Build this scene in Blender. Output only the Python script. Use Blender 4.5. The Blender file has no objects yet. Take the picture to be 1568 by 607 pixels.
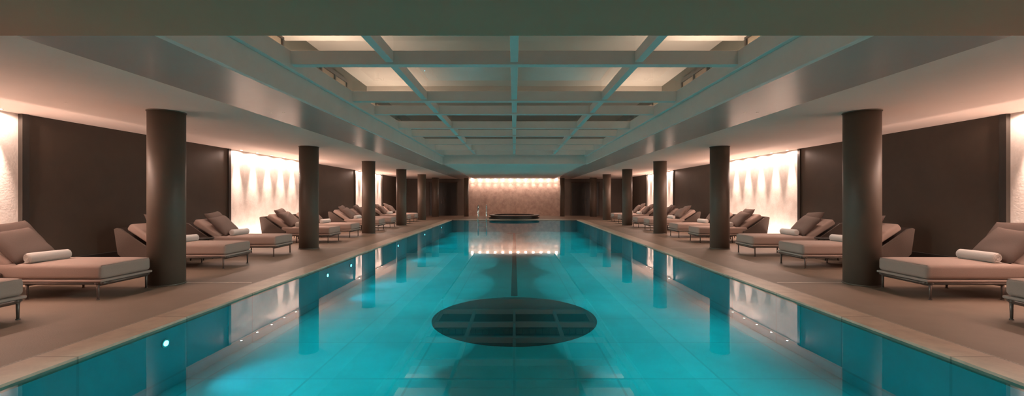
import bpy, bmesh, math, random
from mathutils import Vector, Matrix
random.seed(4)
S=bpy.context.scene
try:
    S.view_settings.view_transform='Standard'; S.view_settings.look='None'
except Exception as e: print(e)
COL=S.collection

# ---------------- materials ----------------
def mat(name,col,rough=.6,metal=0,noise=None,ncol=None,bump=0,bscale=60,emit=None,es=0,spec=.5,detail=6):
    m=bpy.data.materials.new(name); m.use_nodes=True
    nt=m.node_tree; b=nt.nodes['Principled BSDF']
    b.inputs['Base Color'].default_value=(*col,1); b.inputs['Roughness'].default_value=rough
    b.inputs['Metallic'].default_value=metal; b.inputs['Specular IOR Level'].default_value=spec
    g=nt.nodes.new('ShaderNodeNewGeometry')
    if noise:
        n=nt.nodes.new('ShaderNodeTexNoise'); n.inputs['Scale'].default_value=noise; n.inputs['Detail'].default_value=detail
        n.inputs['Roughness'].default_value=.65
        r=nt.nodes.new('ShaderNodeValToRGB')
        r.color_ramp.elements[0].position=.35; r.color_ramp.elements[1].position=.65
        r.color_ramp.elements[0].color=(*(ncol or [c*.8 for c in col]),1); r.color_ramp.elements[1].color=(*col,1)
        nt.links.new(g.outputs['Position'],n.inputs['Vector']); nt.links.new(n.outputs['Fac'],r.inputs['Fac'])
        nt.links.new(r.outputs['Color'],b.inputs['Base Color'])
    if bump:
        n=nt.nodes.new('ShaderNodeTexNoise'); n.inputs['Scale'].default_value=bscale; n.inputs['Detail'].default_value=4
        bp=nt.nodes.new('ShaderNodeBump'); bp.inputs['Strength'].default_value=bump; bp.inputs['Distance'].default_value=.01
        nt.links.new(g.outputs['Position'],n.inputs['Vector']); nt.links.new(n.outputs['Fac'],bp.inputs['Height'])
        nt.links.new(bp.outputs['Normal'],b.inputs['Normal'])
    if emit:
        b.inputs['Emission Color'].default_value=(*emit,1); b.inputs['Emission Strength'].default_value=es
    return m

def tiled(name,col,grout,sx,sy,rough=.5,noise=1.5,ncol=None,bw=.012,axes='XY',c2=.86):
    """stone slabs laid in straight bond with marbling"""
    m=mat(name,col,rough,0,noise,ncol,detail=9); nt=m.node_tree; b=nt.nodes['Principled BSDF']
    src=b.inputs['Base Color'].links[0].from_socket
    g=nt.nodes.new('ShaderNodeNewGeometry')
    br=nt.nodes.new('ShaderNodeTexBrick'); br.offset=0; br.inputs['Scale'].default_value=1
    br.inputs['Brick Width'].default_value=sx; br.inputs['Row Height'].default_value=sy
    br.inputs['Mortar Size'].default_value=bw; br.inputs['Mortar'].default_value=(0,0,0,1)
    br.inputs['Color1'].default_value=(1,1,1,1); br.inputs['Color2'].default_value=(c2,c2,c2,1)
    vec=g.outputs['Position']
    if axes!='XY':
        sp=nt.nodes.new('ShaderNodeSeparateXYZ'); cb=nt.nodes.new('ShaderNodeCombineXYZ')
        nt.links.new(vec,sp.inputs[0]); nt.links.new(sp.outputs[axes[0]],cb.inputs[0]); nt.links.new(sp.outputs[axes[1]],cb.inputs[1]); vec=cb.outputs[0]
    nt.links.new(vec,br.inputs['Vector'])
    mul=nt.nodes.new('ShaderNodeMixRGB'); mul.blend_type='MULTIPLY'; mul.inputs[0].default_value=1
    nt.links.new(src,mul.inputs[1]); nt.links.new(br.outputs['Color'],mul.inputs[2])
    mx=nt.nodes.new('ShaderNodeMixRGB'); mx.inputs[2].default_value=(*grout,1)
    nt.links.new(br.outputs['Fac'],mx.inputs[0]); nt.links.new(mul.outputs[0],mx.inputs[1])
    nt.links.new(mx.outputs[0],b.inputs['Base Color'])
    return m

def glassy(name,tint,ior,rough=0,bump=0,thin=False):
    m=bpy.data.materials.new(name); m.use_nodes=True; nt=m.node_tree; nt.nodes.clear()
    o=nt.nodes.new('ShaderNodeOutputMaterial'); mx=nt.nodes.new('ShaderNodeMixShader')
    t=nt.nodes.new('ShaderNodeBsdfTransparent'); t.inputs[0].default_value=(*tint,1)
    gl=nt.nodes.new('ShaderNodeBsdfGlossy'); gl.inputs['Roughness'].default_value=rough
    f=nt.nodes.new('ShaderNodeFresnel'); f.inputs[0].default_value=ior
    g=nt.nodes.new('ShaderNodeNewGeometry')
    if thin:   # thin pane: same reflectance from both faces
        mr=nt.nodes.new('ShaderNodeMapRange'); mr.inputs['To Min'].default_value=ior; mr.inputs['To Max'].default_value=1/ior
        nt.links.new(g.outputs['Backfacing'],mr.inputs['Value']); nt.links.new(mr.outputs[0],f.inputs[0])
    if bump:
        n=nt.nodes.new('ShaderNodeTexNoise'); n.inputs['Scale'].default_value=1.6; n.inputs['Detail'].default_value=1
        bp=nt.nodes.new('ShaderNodeBump'); bp.inputs['Strength'].default_value=bump; bp.inputs['Distance'].default_value=.01
        nt.links.new(g.outputs['Position'],n.inputs['Vector']); nt.links.new(n.outputs['Fac'],bp.inputs['Height'])
        nt.links.new(bp.outputs['Normal'],gl.inputs['Normal'])
    nt.links.new(f.outputs[0],mx.inputs[0]); nt.links.new(t.outputs[0],mx.inputs[1]); nt.links.new(gl.outputs[0],mx.inputs[2])
    nt.links.new(mx.outputs[0],o.inputs[0]); return m

M_ceil=mat('ceiling_plaster',(.82,.67,.59),.75,noise=.7,ncol=(.79,.64,.56))
M_soff=mat('soffit_lacquer',(.62,.47,.42),.26,noise=.5,ncol=(.58,.435,.39),spec=.8)
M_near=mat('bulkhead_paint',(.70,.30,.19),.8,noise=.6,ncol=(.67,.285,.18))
M_frame=mat('skylight_frame_paint',(.82,.72,.66),.45,noise=3,ncol=(.78,.68,.62))
M_dark=mat('dark_panel',(.084,.058,.040),.55,noise=1.2,ncol=(.066,.045,.031))
M_trimd=mat('dark_bronze',(.035,.028,.022),.4,noise=4)
M_stone=mat('pale_limestone',(.78,.73,.68),.55,noise=2.2,ncol=(.60,.54,.49),bump=.3,bscale=30,detail=10)
M_back=mat('rosy_limestone',(.62,.46,.38),.6,noise=3,ncol=(.43,.30,.245),bump=.5,bscale=22,detail=10)
M_floor=mat('deck_screed',(.215,.148,.105),.6,noise=1.6,ncol=(.185,.126,.089),bump=.15,bscale=80)
M_cop=tiled('coping_stone',(.46,.32,.23),(.24,.16,.115),3.0,1.2,.5,5,(.37,.255,.185),.008)
M_drain=mat('drain_grate',(.34,.26,.19),.5,noise=60,ncol=(.10,.075,.055))
M_col=mat('column_paint',(.14,.104,.078),.5,noise=2,ncol=(.125,.092,.07))
M_pool=tiled('pool_floor_stone',(.02,.64,.69),(.014,.45,.50),1.2,1.2,.5,1.3,(.015,.53,.575),.014,c2=.93)
M_poolw=tiled('pool_wall_stone',(.02,.66,.71),(.012,.48,.52),1.2,.6,.5,2,(.015,.57,.61),.012,'YZ',c2=.93)
M_disc=mat('dark_mosaic',(.004,.022,.026),.4,noise=30,ncol=(.003,.013,.016))
M_lane=mat('lane_mosaic',(.004,.03,.036),.4,noise=20)
M_water=glassy('pool_water',(.26,.94,.97),1.42,0,.03)
M_water2=glassy('spa_water',(.3,.3,.3),1.333)
M_glass=glassy('glazing',(.85,.88,.87),1.5,thin=True)
M_chrome=mat('chrome',(.7,.66,.62),.15,1,noise=5)
M_fab=mat('cushion_fabric',(.44,.33,.285),.9,noise=250,ncol=(.37,.275,.235),bump=.4,bscale=400,spec=.2)
M_pil=mat('pillow_fabric',(.19,.142,.122),.9,noise=220,ncol=(.155,.115,.098),bump=.5,bscale=350,spec=.2)
M_shell=mat('shell_weave',(.115,.082,.066),.7,noise=120,ncol=(.085,.06,.048),bump=.5,bscale=200)
M_tube=mat('powder_coated_tube',(.16,.115,.095),.4,.3,noise=20)
M_towel=mat('towel_terry',(.84,.78,.73),.95,noise=180,ncol=(.76,.70,.65),bump=.8,bscale=300,spec=.1)
M_lamp=mat('lamp_lens',(.9,.8,.7),.4,noise=5,emit=(1,.82,.70),es=30)
M_fill=mat('dark_light_baffle',(.3,.25,.22),.4,noise=5,emit=(1,.74,.58),es=.5)  # tiny fittings of the added deck and pool fill spots
M_ulamp=mat('underwater_lens',(.8,.95,1),.4,noise=5,emit=(.25,.8,1),es=14)
M_upceil=mat('upper_ceiling_paint',(.60,.52,.44),.8,noise=.5,ncol=(.54,.46,.385))
M_upwall=mat('upper_wall_paint',(.14,.13,.10),.7,noise=1,ncol=(.10,.095,.07))

# ---------------- mesh helpers ----------------
def finish(name,bm,mats,smooth=False,coll=True):
    me=bpy.data.meshes.new(name); bm.normal_update(); bm.to_mesh(me); bm.free()
    for m in mats: me.materials.append(m)
    if smooth:
        for p in me.polygons: p.use_smooth=True
    ob=bpy.data.objects.new(name,me); 
    COL.objects.link(ob); return ob
def addbox(bm,x0,x1,y0,y1,z0,z1,mi=0,bev=0,seg=3,mtx=None):
    r=bmesh.ops.create_cube(bm,size=1)
    vs=r['verts']
    for v in vs: v.co=Vector(((x0+x1)/2+v.co.x*(x1-x0),(y0+y1)/2+v.co.y*(y1-y0),(z0+z1)/2+v.co.z*(z1-z0)))
    fs=set(f for v in vs for f in v.link_faces)
    for f in fs: f.material_index=mi
    if bev:
        es=list(set(e for v in vs for e in v.link_edges))
        r=bmesh.ops.bevel(bm,geom=es,offset=bev,segments=seg,profile=.5,affect='EDGES')
        vs=list(set(v for v in r['verts'])|set(v for v in vs if v.is_valid))
        for f in r['faces']: f.material_index=mi
        allv=set()
        for v in vs:
            for f in v.link_faces:
                for q in f.verts: allv.add(q)
        vs=list(allv)
    if mtx:
        for v in vs: v.co=mtx@v.co
    return vs
def boxes(name,lst,mats,bev=0):
    bm=bmesh.new()
    for b in lst: addbox(bm,*b[:6],mi=(b[6] if len(b)>6 else 0),bev=bev,seg=2)
    return finish(name,bm,mats)
def sheet(name,x0,x1,y0,y1,z,m):
    bm=bmesh.new(); bm.faces.new([bm.verts.new(p) for p in((x0,y0,z),(x1,y0,z),(x1,y1,z),(x0,y1,z))]); return finish(name,bm,[m])
def addcyl(bm,p0,p1,r,seg=16,mi=0,r2=None):
    p0=Vector(p0);p1=Vector(p1);d=p1-p0
    M=Matrix.Translation((p0+p1)/2)@d.to_track_quat('Z','Y').to_matrix().to_4x4()
    rr=bmesh.ops.create_cone(bm,cap_ends=True,segments=seg,radius1=r,radius2=r if r2 is None else r2,depth=d.length,matrix=M)
    for v in rr['verts']:
        for f in v.link_faces: f.material_index=mi; f.smooth=len(f.verts)==4
def tube(bm,pts,r,seg=10,mi=0):
    for a,b in zip(pts[:-1],pts[1:]): addcyl(bm,a,b,r,seg,mi)
    for p in pts[1:-1]:
        rr=bmesh.ops.create_uvsphere(bm,u_segments=seg,v_segments=6,radius=r,matrix=Matrix.Translation(p))
        for v in rr['verts']:
            for f in v.link_faces: f.material_index=mi; f.smooth=True

# ---------------- dimensions ----------------
H=1.4; ZC=2.77; XW=8.1; XP=3.82; XS=4.2; XO=2.93; YN=-2.0; YB=31.0
PY0,PY1=-.6,25.2; YO0,YO1=3.0,16.9
COLS=[6.63,11.22,15.81,20.4,24.9]

# floor (deck round the pool)
xc=XP+.42
boxes('floor',[(-XW,-xc,YN,YB,-.3,0),(xc,XW,YN,YB,-.3,0),(-xc,xc,PY1+.42,YB,-.3,0),(-xc,xc,YN,PY0-.42,-.3,0)],[M_floor])
boxes('pool_coping',[(-xc+.04,-XP+.0,PY0-.4,PY1+.4,-.06,.004),(XP,xc-.04,PY0-.4,PY1+.4,-.06,.004),
   (-XP,XP,PY1,PY1+.4,-.06,.004),(-XP,XP,PY0-.4,PY0,-.06,.004),
   (-xc,-xc+.04,PY0-.4,PY1+.4,-.06,.001,1),(xc-.04,xc,PY0-.4,PY1+.4,-.06,.001,1)],[M_cop,M_drain])
boxes('trim_1',[(s*4.3 if s>0 else -5.4,5.4 if s>0 else -4.3,y-.012+.1,y+.012+.1,0,.003) for s in(-1,1) for y in COLS],[mat('pale_joint',(.80,.68,.58),.5,noise=9)])  # thin pale strips across the deck beside each column
# pool basin
ZF=-.72
boxes('swimming_pool_basin',[(-XP-.1,XP+.1,PY0-.1,PY1+.1,ZF-.1,ZF,0),(-XP-.1,-XP,PY0,PY1,ZF,-.06,1),(XP,XP+.1,PY0,PY1,ZF,-.06,1),
   (-XP,XP,PY1,PY1+.1,ZF,-.06,1),(-XP,XP,PY0-.1,PY0,ZF,-.06,1)],[M_pool,M_poolw])
bm=bmesh.new()
bmesh.ops.create_cone(bm,cap_ends=True,segments=96,radius1=1.43,radius2=1.43,depth=.006,matrix=Matrix.Translation((0,7.25,ZF+.003)))
finish('pool_floor_medallion',bm,[M_disc])
boxes('pool_lane_line',[(-.07,.07,8.8,PY1-1.2,ZF,ZF+.006),(-.4,.4,PY1-1.3,PY1-1.16,ZF,ZF+.006)],[M_lane])
sheet('pool_water',-XP,XP,PY0,PY1,-.02,M_water)

# ---------------- walls ----------------
panels=[(-1.5,1.9,'d'),(1.9,6.8,'w'),(6.8,11.68,'d'),(11.68,16.2,'w'),(16.2,20.9,'d'),(20.9,25.2,'w'),(25.2,YB,'d')]
for s,nm in((-1,'left'),(1,'right')):
    L=[]
    def bx(x0,x1,y0,y1,z0,z1,mi):
        a,b=sorted((s*x0,s*x1)); L.append((a,b,y0,y1,z0,z1,mi))
    bx(XW+.12,XW+.3,YN,YB+.3,-.3,ZC+.3,0)
    for a,b,k in panels:
        if k=='w': bx(XW+.04,XW+.12,a,b,0,ZC,1)
        else:
            bx(XW,XW+.12,a,b,0,ZC,0)
    for a,b,k in panels:
        if k=='w':
            for yy in(a,b): bx(XW-.03,XW+.06,yy-.05,yy+.05,0,ZC,2)
    boxes('wall_'+nm,L,[M_dark,M_stone,M_trimd])
    L=[]
    for a,b,k in panels:
        if k=='d': bx(XW-.03,XW,a+.05,b-.05,0,.3,0)
        else: bx(XW-.22,XW-.19,a+.06,b-.06,0,.12,0)  # second kind: added low kerb that hides the fill strip
    boxes('baseboard_'+nm,L,[M_trimd],bev=.008)
boxes('wall_back',[(-XW-.3,-3.55,YB,YB+.3,-.3,ZC+.3,0),(3.55,XW+.3,YB,YB+.3,-.3,ZC+.3,0),(-3.55,3.55,YB+.05,YB+.3,-.3,ZC+.3,1)],[mat('taupe_wall',(.15,.11,.085),.6,noise=1),M_back])
boxes('wall_rear',[(-XW-.3,XW+.3,YN-.3,YN,-.3,ZC+.3,0)],[M_dark])
for i,s in enumerate((-1,1)):
    a,b=sorted((s*4.35,s*6.35))
    L=[(a,b,YB-.03,YB,0,2.45,0),(a-.08,a,YB-.08,YB,0,2.53,1),(b,b+.08,YB-.08,YB,0,2.53,1),(a-.08,b+.08,YB-.08,YB,2.45,2.53,1),((a+b)/2-.01,(a+b)/2+.01,YB-.04,YB-.02,0,2.45,1),
       ((a+b)/2-.10,(a+b)/2-.07,YB-.08,YB-.03,.9,1.3,2),((a+b)/2+.07,(a+b)/2+.10,YB-.08,YB-.03,.9,1.3,2)]
    boxes('door_%d'%(i+1),L,[M_trimd,M_dark,M_chrome])

# ---------------- ceiling ----------------
boxes('ceiling',[(-XW-.3,-XS,YN,YB+.3,ZC,ZC+.3),(XS,XW+.3,YN,YB+.3,ZC,ZC+.3),(-XO,XO,YO1,YB+.3,ZC,ZC+.3),
   (-XS+.02,-XO-.07,3.0,YB,ZC-.015,ZC,1),(XO+.07,XS-.02,3.0,YB,ZC-.015,ZC,1),
   (-XS,-XO-.07,YN,YB,ZC,ZC+.3),(XO+.07,XS,YN,YB,ZC,ZC+.3)],[M_ceil,M_soff])
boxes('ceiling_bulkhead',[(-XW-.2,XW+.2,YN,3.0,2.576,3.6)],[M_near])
# skylight: upstand kerb + beams
ZB=3.10;ZT=3.28
L=[]
for s in(-1,1):
    a,b=sorted((s*XO,s*(XO+.065))); L.append((a,b,YO0,YO1,ZC-.03,3.05,0))
    a,b=sorted((s*(XO-.06),s*(XO+.06))); L.append((a,b,YO0,YO1,3.05,ZT,0))
L.append((-XO,XO,YO1-.06,YO1,ZC-.02,ZT,0))
for y in(3.3,5.28,7.3,8.45,10.2,11.5,13.3,14.9,16.6): L.append((-XO,XO,y,y+.12,ZB,ZT,0))
for x in(-1.6,0,1.6): L.append((x-.05,x+.05,YO0,YO1,ZB+.03,ZT-.01,0))
boxes('skylight_frame',L,[M_frame],bev=.006)
sheet('window_1',-XO,XO,YO0,YO1,ZT+.004,M_glass)
# room above
UX=5.2;UY0,UY1=0.5,21;UZ=5.3
boxes('ceiling_upper_hall',[(-UX,UX,UY0,UY1,UZ,UZ+.2,0),(-UX,UX,9.0,9.35,UZ-.35,UZ,0),(-UX,UX,14.5,14.85,UZ-.35,UZ,0)],[M_upceil])
boxes('wall_upper_left',[(-UX-.2,-UX,UY0,UY1,3.3,UZ,0)],[M_upwall])
boxes('wall_upper_right',[(UX,UX+.2,UY0,UY1,3.3,UZ,0)],[M_upwall])
boxes('wall_upper_back',[(-UX,UX,UY1,UY1+.2,3.3,UZ,0)],[M_upwall])
boxes('wall_upper_rear',[(-UX,UX,UY0-.2,UY0,3.3,UZ,0)],[M_upwall])
boxes('floor_upper_hall',[(-UX,-XO-.1,UY0,UY1,3.1,3.3,0),(XO+.1,UX,UY0,UY1,3.1,3.3,0),(-XO,XO,YO1+.05,UY1,3.1,3.3,0)],[M_upwall])
L=[]
x=-3.3
while x<3.3: L.append((x-.012,x+.012,17.2,17.225,3.3,4.3,0)); x+=.28
L.append((-3.3,3.3,17.19,17.23,4.3,4.34,0))
boxes('balustrade',L,[M_trimd])
M_amber=mat('amber_wall',(.38,.29,.20),.6,noise=2)
k=1
for s in(-1,1):
    for y in(4,7.5,11,14.5,18):
        L=[]
        a,b=sorted((s*(UX-.04),s*UX)); L.append((a,b,y,y+1.6,3.5,4.9,0)); a,b=sorted((s*(UX-.08),s*UX)); L+= [(a,b,y-.06,y,3.4,5,1),(a,b,y+1.6,y+1.66,3.4,5,1),(a,b,y,y+1.6,4.9,5,1),(a,b,y+.77,y+.83,3.5,4.9,1)]
        k+=1; boxes('window_%d'%k,L,[M_amber,M_trimd])

# ---------------- columns ----------------
def column(x,y,r=.245,name='column'):
    bm=bmesh.new()
    addcyl(bm,(x,y,0),(x,y,ZC),r,64)
    addcyl(bm,(x,y,0),(x,y,.02),r+.012,64)
    addcyl(bm,(x,y,ZC-.012),(x,y,ZC),r+.012,64)
    return finish(name,bm,[M_col])
for s in(-1,1):
    for y in COLS: column(s*5.6,y)
    column(s*5.6,29.2)
    column(s*3.45,29.6,.17)

# ---------------- spa + handrail ----------------
bm=bmesh.new(); R=1.55;cy=27.35
rings=[(R+.10,.004),(R+.10,.06),(R+.02,.06),(R+.02,.17),(R+.12,.17),(R+.12,.23),(R-.22,.23),(R-.22,.004)]
N=72; vr=[]
for r,z in rings: vr.append([bm.verts.new((r*math.cos(2*math.pi*i/N),cy+r*math.sin(2*math.pi*i/N),z)) for i in range(N)])
for a,b in zip(vr[:-1],vr[1:]):
    for i in range(N): bm.faces.new((a[i],a[(i+1)%N],b[(i+1)%N],b[i])).material_index=0
bm.faces.new(vr[-1]).material_index=0
w=[bm.verts.new(((R-.22)*math.cos(2*math.pi*i/N),cy+(R-.22)*math.sin(2*math.pi*i/N),.19)) for i in range(N)]
bm.faces.new(w).material_index=1
finish('round_spa_tub',bm,[M_trimd,M_water2])
bm=bmesh.new()
for dx in(-.25,.25):
    pts=[]
    x=-1.95+dx
    for k in range(11):
        a=math.pi*k/10; pts.append(Vector((x,25.15+.28*math.cos(a),.72+.2*math.sin(a))))
    pts=[Vector((x,25.43,0))]+pts+[Vector((x,24.87,-.5))]
    tube(bm,pts,.025)
for z in(-.15,-.4): addcyl(bm,(-2.2,24.87,z),(-1.7,24.87,z),.018)
finish('pool_ladder',bm,[M_chrome])

# ---------------- chaise lounges ----------------
LEN=2.08;WID=.80
def mk(bm,name,mats,smooth=False):
    ob=finish(name,bm,mats,smooth); me=ob.data; bpy.data.objects.remove(ob); return me
def m_frame():
    bm=bmesh.new(); z=.225; r=.018; w=WID/2-.02
    pts=[]; cr=.09
    for cx,cy_,a0 in((LEN-cr,w-cr,0),(cr,w-cr,90),(cr,-w+cr,180),(LEN-cr,-w+cr,270)):
        for k in range(5):
            a=math.radians(a0+k*22.5); pts.append(Vector((cx+cr*math.cos(a),cy_+cr*math.sin(a),z)))
    pts.append(pts[0]); tube(bm,pts,r)
    for x in(.07,LEN/2,LEN-.08):
        addcyl(bm,(x,-w,z-.03),(x,w,z-.03),.014,10)
        for s in(-1,1):
            addcyl(bm,(x,s*(w-.015),0),(x,s*(w-.015),z),.013,12,0,.018)
            addcyl(bm,(x,s*(w-.015),0),(x,s*(w-.015),.012),.02,12)
    for x in(.3,.5,.7,.9,1.2,1.4,1.6,1.8): addbox(bm,x-.03,x+.03,-w,w,z-.006,z+.012)
    return mk(bm,'frame',[M_tube])
def m_seat():
    bm=bmesh.new(); addbox(bm,0.0,1.5,-WID/2,WID/2,.24,.275,0,.012)
    vs=addbox(bm,0.01,1.50,-WID/2+.01,WID/2-.01,.277,.475,0,.05,5)
    bmesh.ops.subdivide_edges(bm,edges=[e for e in bm.edges if e.calc_length()>.5],cuts=8,use_grid_fill=True)
    for v in bm.verts:
        if v.co.z>.44: v.co.z+=.02*(1-(v.co.y/.4)**2)*min(1,max(0,v.co.x/.2))
    for zz in(.445,):
        tube(bm,[Vector(p) for p in((.03,-WID/2+.035,zz+.018),(.03,WID/2-.035,zz+.018))],.006)
    return mk(bm,'seat_cushion',[M_fab],True)
def m_back():
    bm=bmesh.new()
    M=Matrix.Translation((1.36,0,.36))@Matrix.Rotation(math.radians(-33),4,'Y')
    addbox(bm,0,.74,-WID/2+.04,WID/2-.04,0,.15,0,.05,5,mtx=M)
    return mk(bm,'back_cushion',[M_fab],True)
def m_shell():
    bm=bmesh.new(); t=.035
    prof=[(1.34,.245),(2.0,.245),(2.06,.30),(2.13,.78),(2.09,.80),(2.0,.78),(1.75,.60),(1.5,.43),(1.34,.36)]
    for s in(-1,1):
        y0=s*(WID/2); y1=s*(WID/2+t)
        A=[bm.verts.new((x,y0,z)) for x,z in prof]; B=[bm.verts.new((x,y1,z)) for x,z in prof]
        bm.faces.new(A if s<0 else A[::-1]).normal_update(); bm.faces.new(B[::-1] if s<0 else B)
        n=len(prof)
        for i in range(n): bm.faces.new((A[i],B[i],B[(i+1)%n],A[(i+1)%n]))
    q=[(2.0,.245),(2.06,.30),(2.13,.78),(2.09,.80),(2.02,.32),(1.97,.28)]
    A=[bm.verts.new((x,-WID/2,z)) for x,z in q]; B=[bm.verts.new((x,WID/2,z)) for x,z in q]
    for i in range(len(q)): bm.faces.new((A[i],B[i],B[(i+1)%6],A[(i+1)%6]))
    addbox(bm,1.34,2.0,-WID/2,WID/2,.245,.275)
    bmesh.ops.recalc_face_normals(bm,faces=bm.faces)
    return mk(bm,'back_shell',[M_shell])
ME=[('frame',m_frame()),('seat_cushion',m_seat()),('back_cushion',m_back()),('back_shell',m_shell())]
def m_pillow(w=.52,t=.085):
    bm=bmesh.new(); n=16; G={}
    for sd in(-1,1):
        for i in range(n+1):
            for j in range(n+1):
                u=-1+2*i/n; v=-1+2*j/n
                if sd==1 and (i in(0,n) or j in(0,n)): G[(1,i,j)]=G[(-1,i,j)]; continue
                h=t*((1-u**4)*(1-v**4))**.55*(1+.05*math.sin(5*u+2*v))
                pin=1-.07*(1-v*v)*abs(u)**3; piv=1-.07*(1-u*u)*abs(v)**3
                G[(sd,i,j)]=bm.verts.new((u*w/2*pin,v*w/2*piv,sd*h))
        for i in range(n):
            for j in range(n):
                f=[G[(sd,i,j)],G[(sd,i+1,j)],G[(sd,i+1,j+1)],G[(sd,i,j+1)]]
                bm.faces.new(f if sd==1 else f[::-1])
    return mk(bm,'throw_pillow',[M_pil],True)
def m_towel():
    bm=bmesh.new(); Lh=.23; N=72; turns=3.2
    prof=[(0.062,-Lh),(.072,-Lh+.012),(.074,0),(.072,Lh-.012),(.062,Lh)]
    R_=[[bm.verts.new((r*math.cos(2*math.pi*i/48),y,r*math.sin(2*math.pi*i/48))) for i in range(48)] for r,y in prof]
    for a,b in zip(R_[:-1],R_[1:]):
        for i in range(48): bm.faces.new((a[i],b[i],b[(i+1)%48],a[(i+1)%48]))
    bm.faces.new(R_[0]); bm.faces.new(R_[-1][::-1])
    for y,s in((-Lh,-1),(Lh,1)):
        pts=[]
        for k in range(N+1):
            a=turns*2*math.pi*k/N; r=.010+.052*k/N; pts.append(Vector((r*math.cos(a),y,r*math.sin(a))))
        tube(bm,pts,.0055,6)
    addbox(bm,.03,.075,-Lh+.005,Lh-.005,-.066,-.058,0,.003,1)
    return mk(bm,'rolled_towel',[M_towel],True)
P_ME=m_pillow(.58,.09); P2_ME=m_pillow(.52,.08); T_ME=m_towel()
def place(name,me,x,y,z,s,local):
    ob=bpy.data.objects.new(name,me); COL.objects.link(ob)
    ob.matrix_world=Matrix.Translation((x,y,z))@Matrix.Rotation(0 if s>0 else math.pi,4,'Z')@local
    return ob
def lounge(s,yc,two=True,xf=5.6):
    e=bpy.data.objects.new('chaise_lounge',None); COL.objects.link(e)
    e.location=(s*xf,yc,0); e.rotation_euler=(0,0,(0 if s>0 else math.pi)+random.uniform(-.02,.02))
    for n,me in ME:
        o=bpy.data.objects.new(n,me); COL.objects.link(o); o.parent=e
    j=random.uniform(-.04,.04)
    R=Matrix.Rotation
    k=(1 if s>0 else -1)
    place('throw_pillow',P_ME,s*xf,yc,0,s,Matrix.Translation((1.40,-.08*k+j,.715))@R(math.radians(-48),4,'Y')@R(random.uniform(-.2,.2),4,'Z'))
    if two: place('throw_pillow',P2_ME,s*xf,yc,0,s,Matrix.Translation((1.70,.12*k+j,.82))@R(math.radians(-52),4,'Y')@R(random.uniform(-.2,.2),4,'Z'))
    place('rolled_towel',T_ME,s*xf,yc,0,s,Matrix.Translation((1.05,-.06*k+j,.557))@R(random.uniform(-.12,.12)+.1*k,4,'Z'))
def side_table(x,y):
    bm=bmesh.new()
    addcyl(bm,(x,y,.46),(x,y,.485),.23,40); addcyl(bm,(x,y,.30),(x,y,.312),.12,24)
    for k in range(4):
        a=math.pi/4+k*math.pi/2
        addcyl(bm,(x+.2*math.cos(a),y+.2*math.sin(a),0),(x+.15*math.cos(a+.5),y+.15*math.sin(a+.5),.46),.012,10)
    finish('side_table',bm,[M_trimd])
PAIRS=((4.33,5.97),(8.38,10.05),(12.9,14.55),(17.5,19.15),(22.0,23.6))
for s in(-1,1):
    for i,(a,b) in enumerate(PAIRS):
        lounge(s,a); lounge(s,b,True)
        side_table(s*7.0,(a+b)/2)

# ---------------- lights ----------------
WARM=(1,.70,.58)
def spot(n,loc,tgt,p,ang=60,blend=.6,col=WARM,r=.02):
    l=bpy.data.lights.new(n,'SPOT'); l.energy=p; l.color=col; l.spot_size=math.radians(ang); l.spot_blend=blend; l.shadow_soft_size=r
    o=bpy.data.objects.new(n,l); COL.objects.link(o); o.location=loc
    o.rotation_euler=(Vector(tgt)-Vector(loc)).to_track_quat('-Z','Y').to_euler()
def area(n,loc,rot,sx,sy,p,col):
    l=bpy.data.lights.new(n,'AREA'); l.shape='RECTANGLE'; l.size=sx; l.size_y=sy; l.energy=p; l.color=col
    o=bpy.data.objects.new(n,l); COL.objects.link(o); o.location=loc; o.rotation_euler=rot
def lens(bm,x,y,z,r=.03,drop=.004):
    addcyl(bm,(x,y,z-drop),(x,y,z),r,16,0); addcyl(bm,(x,y,z-.003),(x,y,z+.001),r*1.4,16,1)
for s,nm in((-1,'left'),(1,'right')):
    bm=bmesh.new()
    for a,b,k in panels:
        if k!='w': continue
        n=6
        for i in range(n):
            y=a+(b-a)*(i+.5)/n; x=s*(XW-.10)
            lens(bm,x,y,ZC)
            spot('wall_washer_lamp',(x,y,ZC-.02),(s*(XW+.03),y,1.1),700,34,1)
            spot('wall_washer_flood',(x,y,ZC-.02),(s*(XW-.1),y,0),46,175,.3)
        area('wall_graze_strip',(s*(XW-.13),(a+b)/2,.03),(0,math.radians(180-s*27),0),.06,b-a-.3,140,WARM)  # added strip, invented to brighten the ceiling above the panels
    finish('recessed_downlight',bm,[M_lamp,M_trimd])
bm=bmesh.new()
for s in(-1,1):
    for a,b in PAIRS+((.6,2.3),):
        for y in(a,b):
            zz=ZC if y>3 else 2.576
            lens(bm,s*6.5,y,zz,.012); spot('deck_lamp',(s*6.5,y,zz-.02),(s*6.5,y,0),90,110,1,(1,.73,.62),.1)  # added fill spots over the loungers, with made-up pinhole fittings
finish('recessed_pinhole_light',bm,[M_fill,M_ceil])
bm=bmesh.new()
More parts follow.
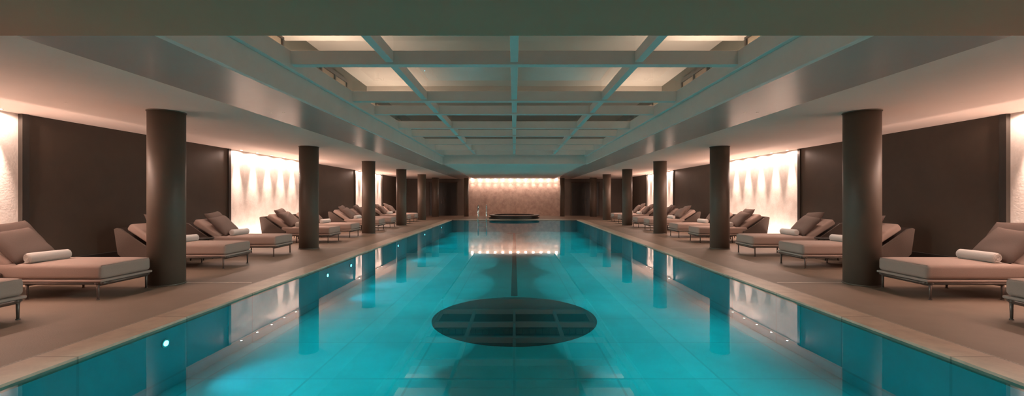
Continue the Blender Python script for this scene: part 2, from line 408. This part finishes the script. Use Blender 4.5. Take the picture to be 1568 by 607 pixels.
for s in(-1,1):
    for k in range(8):
        y=-.2+3.4*k; zz=ZC-.015 if y>3 else 2.576
        lens(bm,s*3.9,y,zz,.012); spot('pool_lamp',(s*3.9,y,zz-.02),(s*1.2,y,-.7),400 if k else 380,90,1,(.7,1,.98),.03)  # added fill spots and fittings that brighten the pool floor
        lens(bm,s*3.7,y,zz,.012); spot('pool_lamp',(s*3.7,y,zz-.02),(-s*3.6,y,-.5),900 if k else 600,38,1,(.7,1,.98),.03)  # second added set, fills the opposite pool wall
finish('recessed_pinhole_light',bm,[M_fill,M_soff])
bm=bmesh.new()
for i in range(12):
    x=-3.15+6.3*i/11; lens(bm,x,YB-.16,ZC,.08,.13)
    spot('wall_washer_lamp',(x,YB-.16,ZC-.14),(x,YB+.04,1.5),34,80,1)
    spot('wall_washer_flood',(x,YB-.3,ZC-.06),(x,YB-.25,0),6,175,.3)
finish('surface_downlight',bm,[M_lamp,M_trimd])
bm=bmesh.new()
for sx,ys in((-1,(4.5,8.4,9.6,13.5,17.5,21.5)),):
    for y in ys:
        x=sx*XP; z=-.2
        addcyl(bm,(x,y,z),(x-sx*.012,y,z),.05,20,1); addcyl(bm,(x,y,z),(x-sx*.016,y,z),.03,20,0)
        spot('underwater_lamp',(x-sx*.05,y,z),(x-sx*1.2,y+.5,z-.35),40,90,1,(.25,.8,1))
finish('underwater_light',bm,[M_ulamp,M_chrome])
for y in(4,9,14):
    for x in(-4.2,4.2):
        area('upper_hall_uplight',(x,y,3.6),(math.pi,0,0),.5,2.5,80,(1,.78,.64))  # added area fill to brighten the upper hall, no fitting modelled
W=bpy.data.worlds.new('world'); S.world=W; W.use_nodes=True
W.node_tree.nodes['Background'].inputs[0].default_value=(.02,.018,.016,1)

# ---------------- camera ----------------
c=bpy.data.cameras.new('camera'); c.sensor_width=36; c.lens=36*630/1568; c.clip_start=.05
c.shift_x=-3.5/1568; c.shift_y=-1.5/1568
o=bpy.data.objects.new('camera',c); COL.objects.link(o); o.location=(0,0,H); o.rotation_euler=(math.pi/2,0,0)
S.camera=o
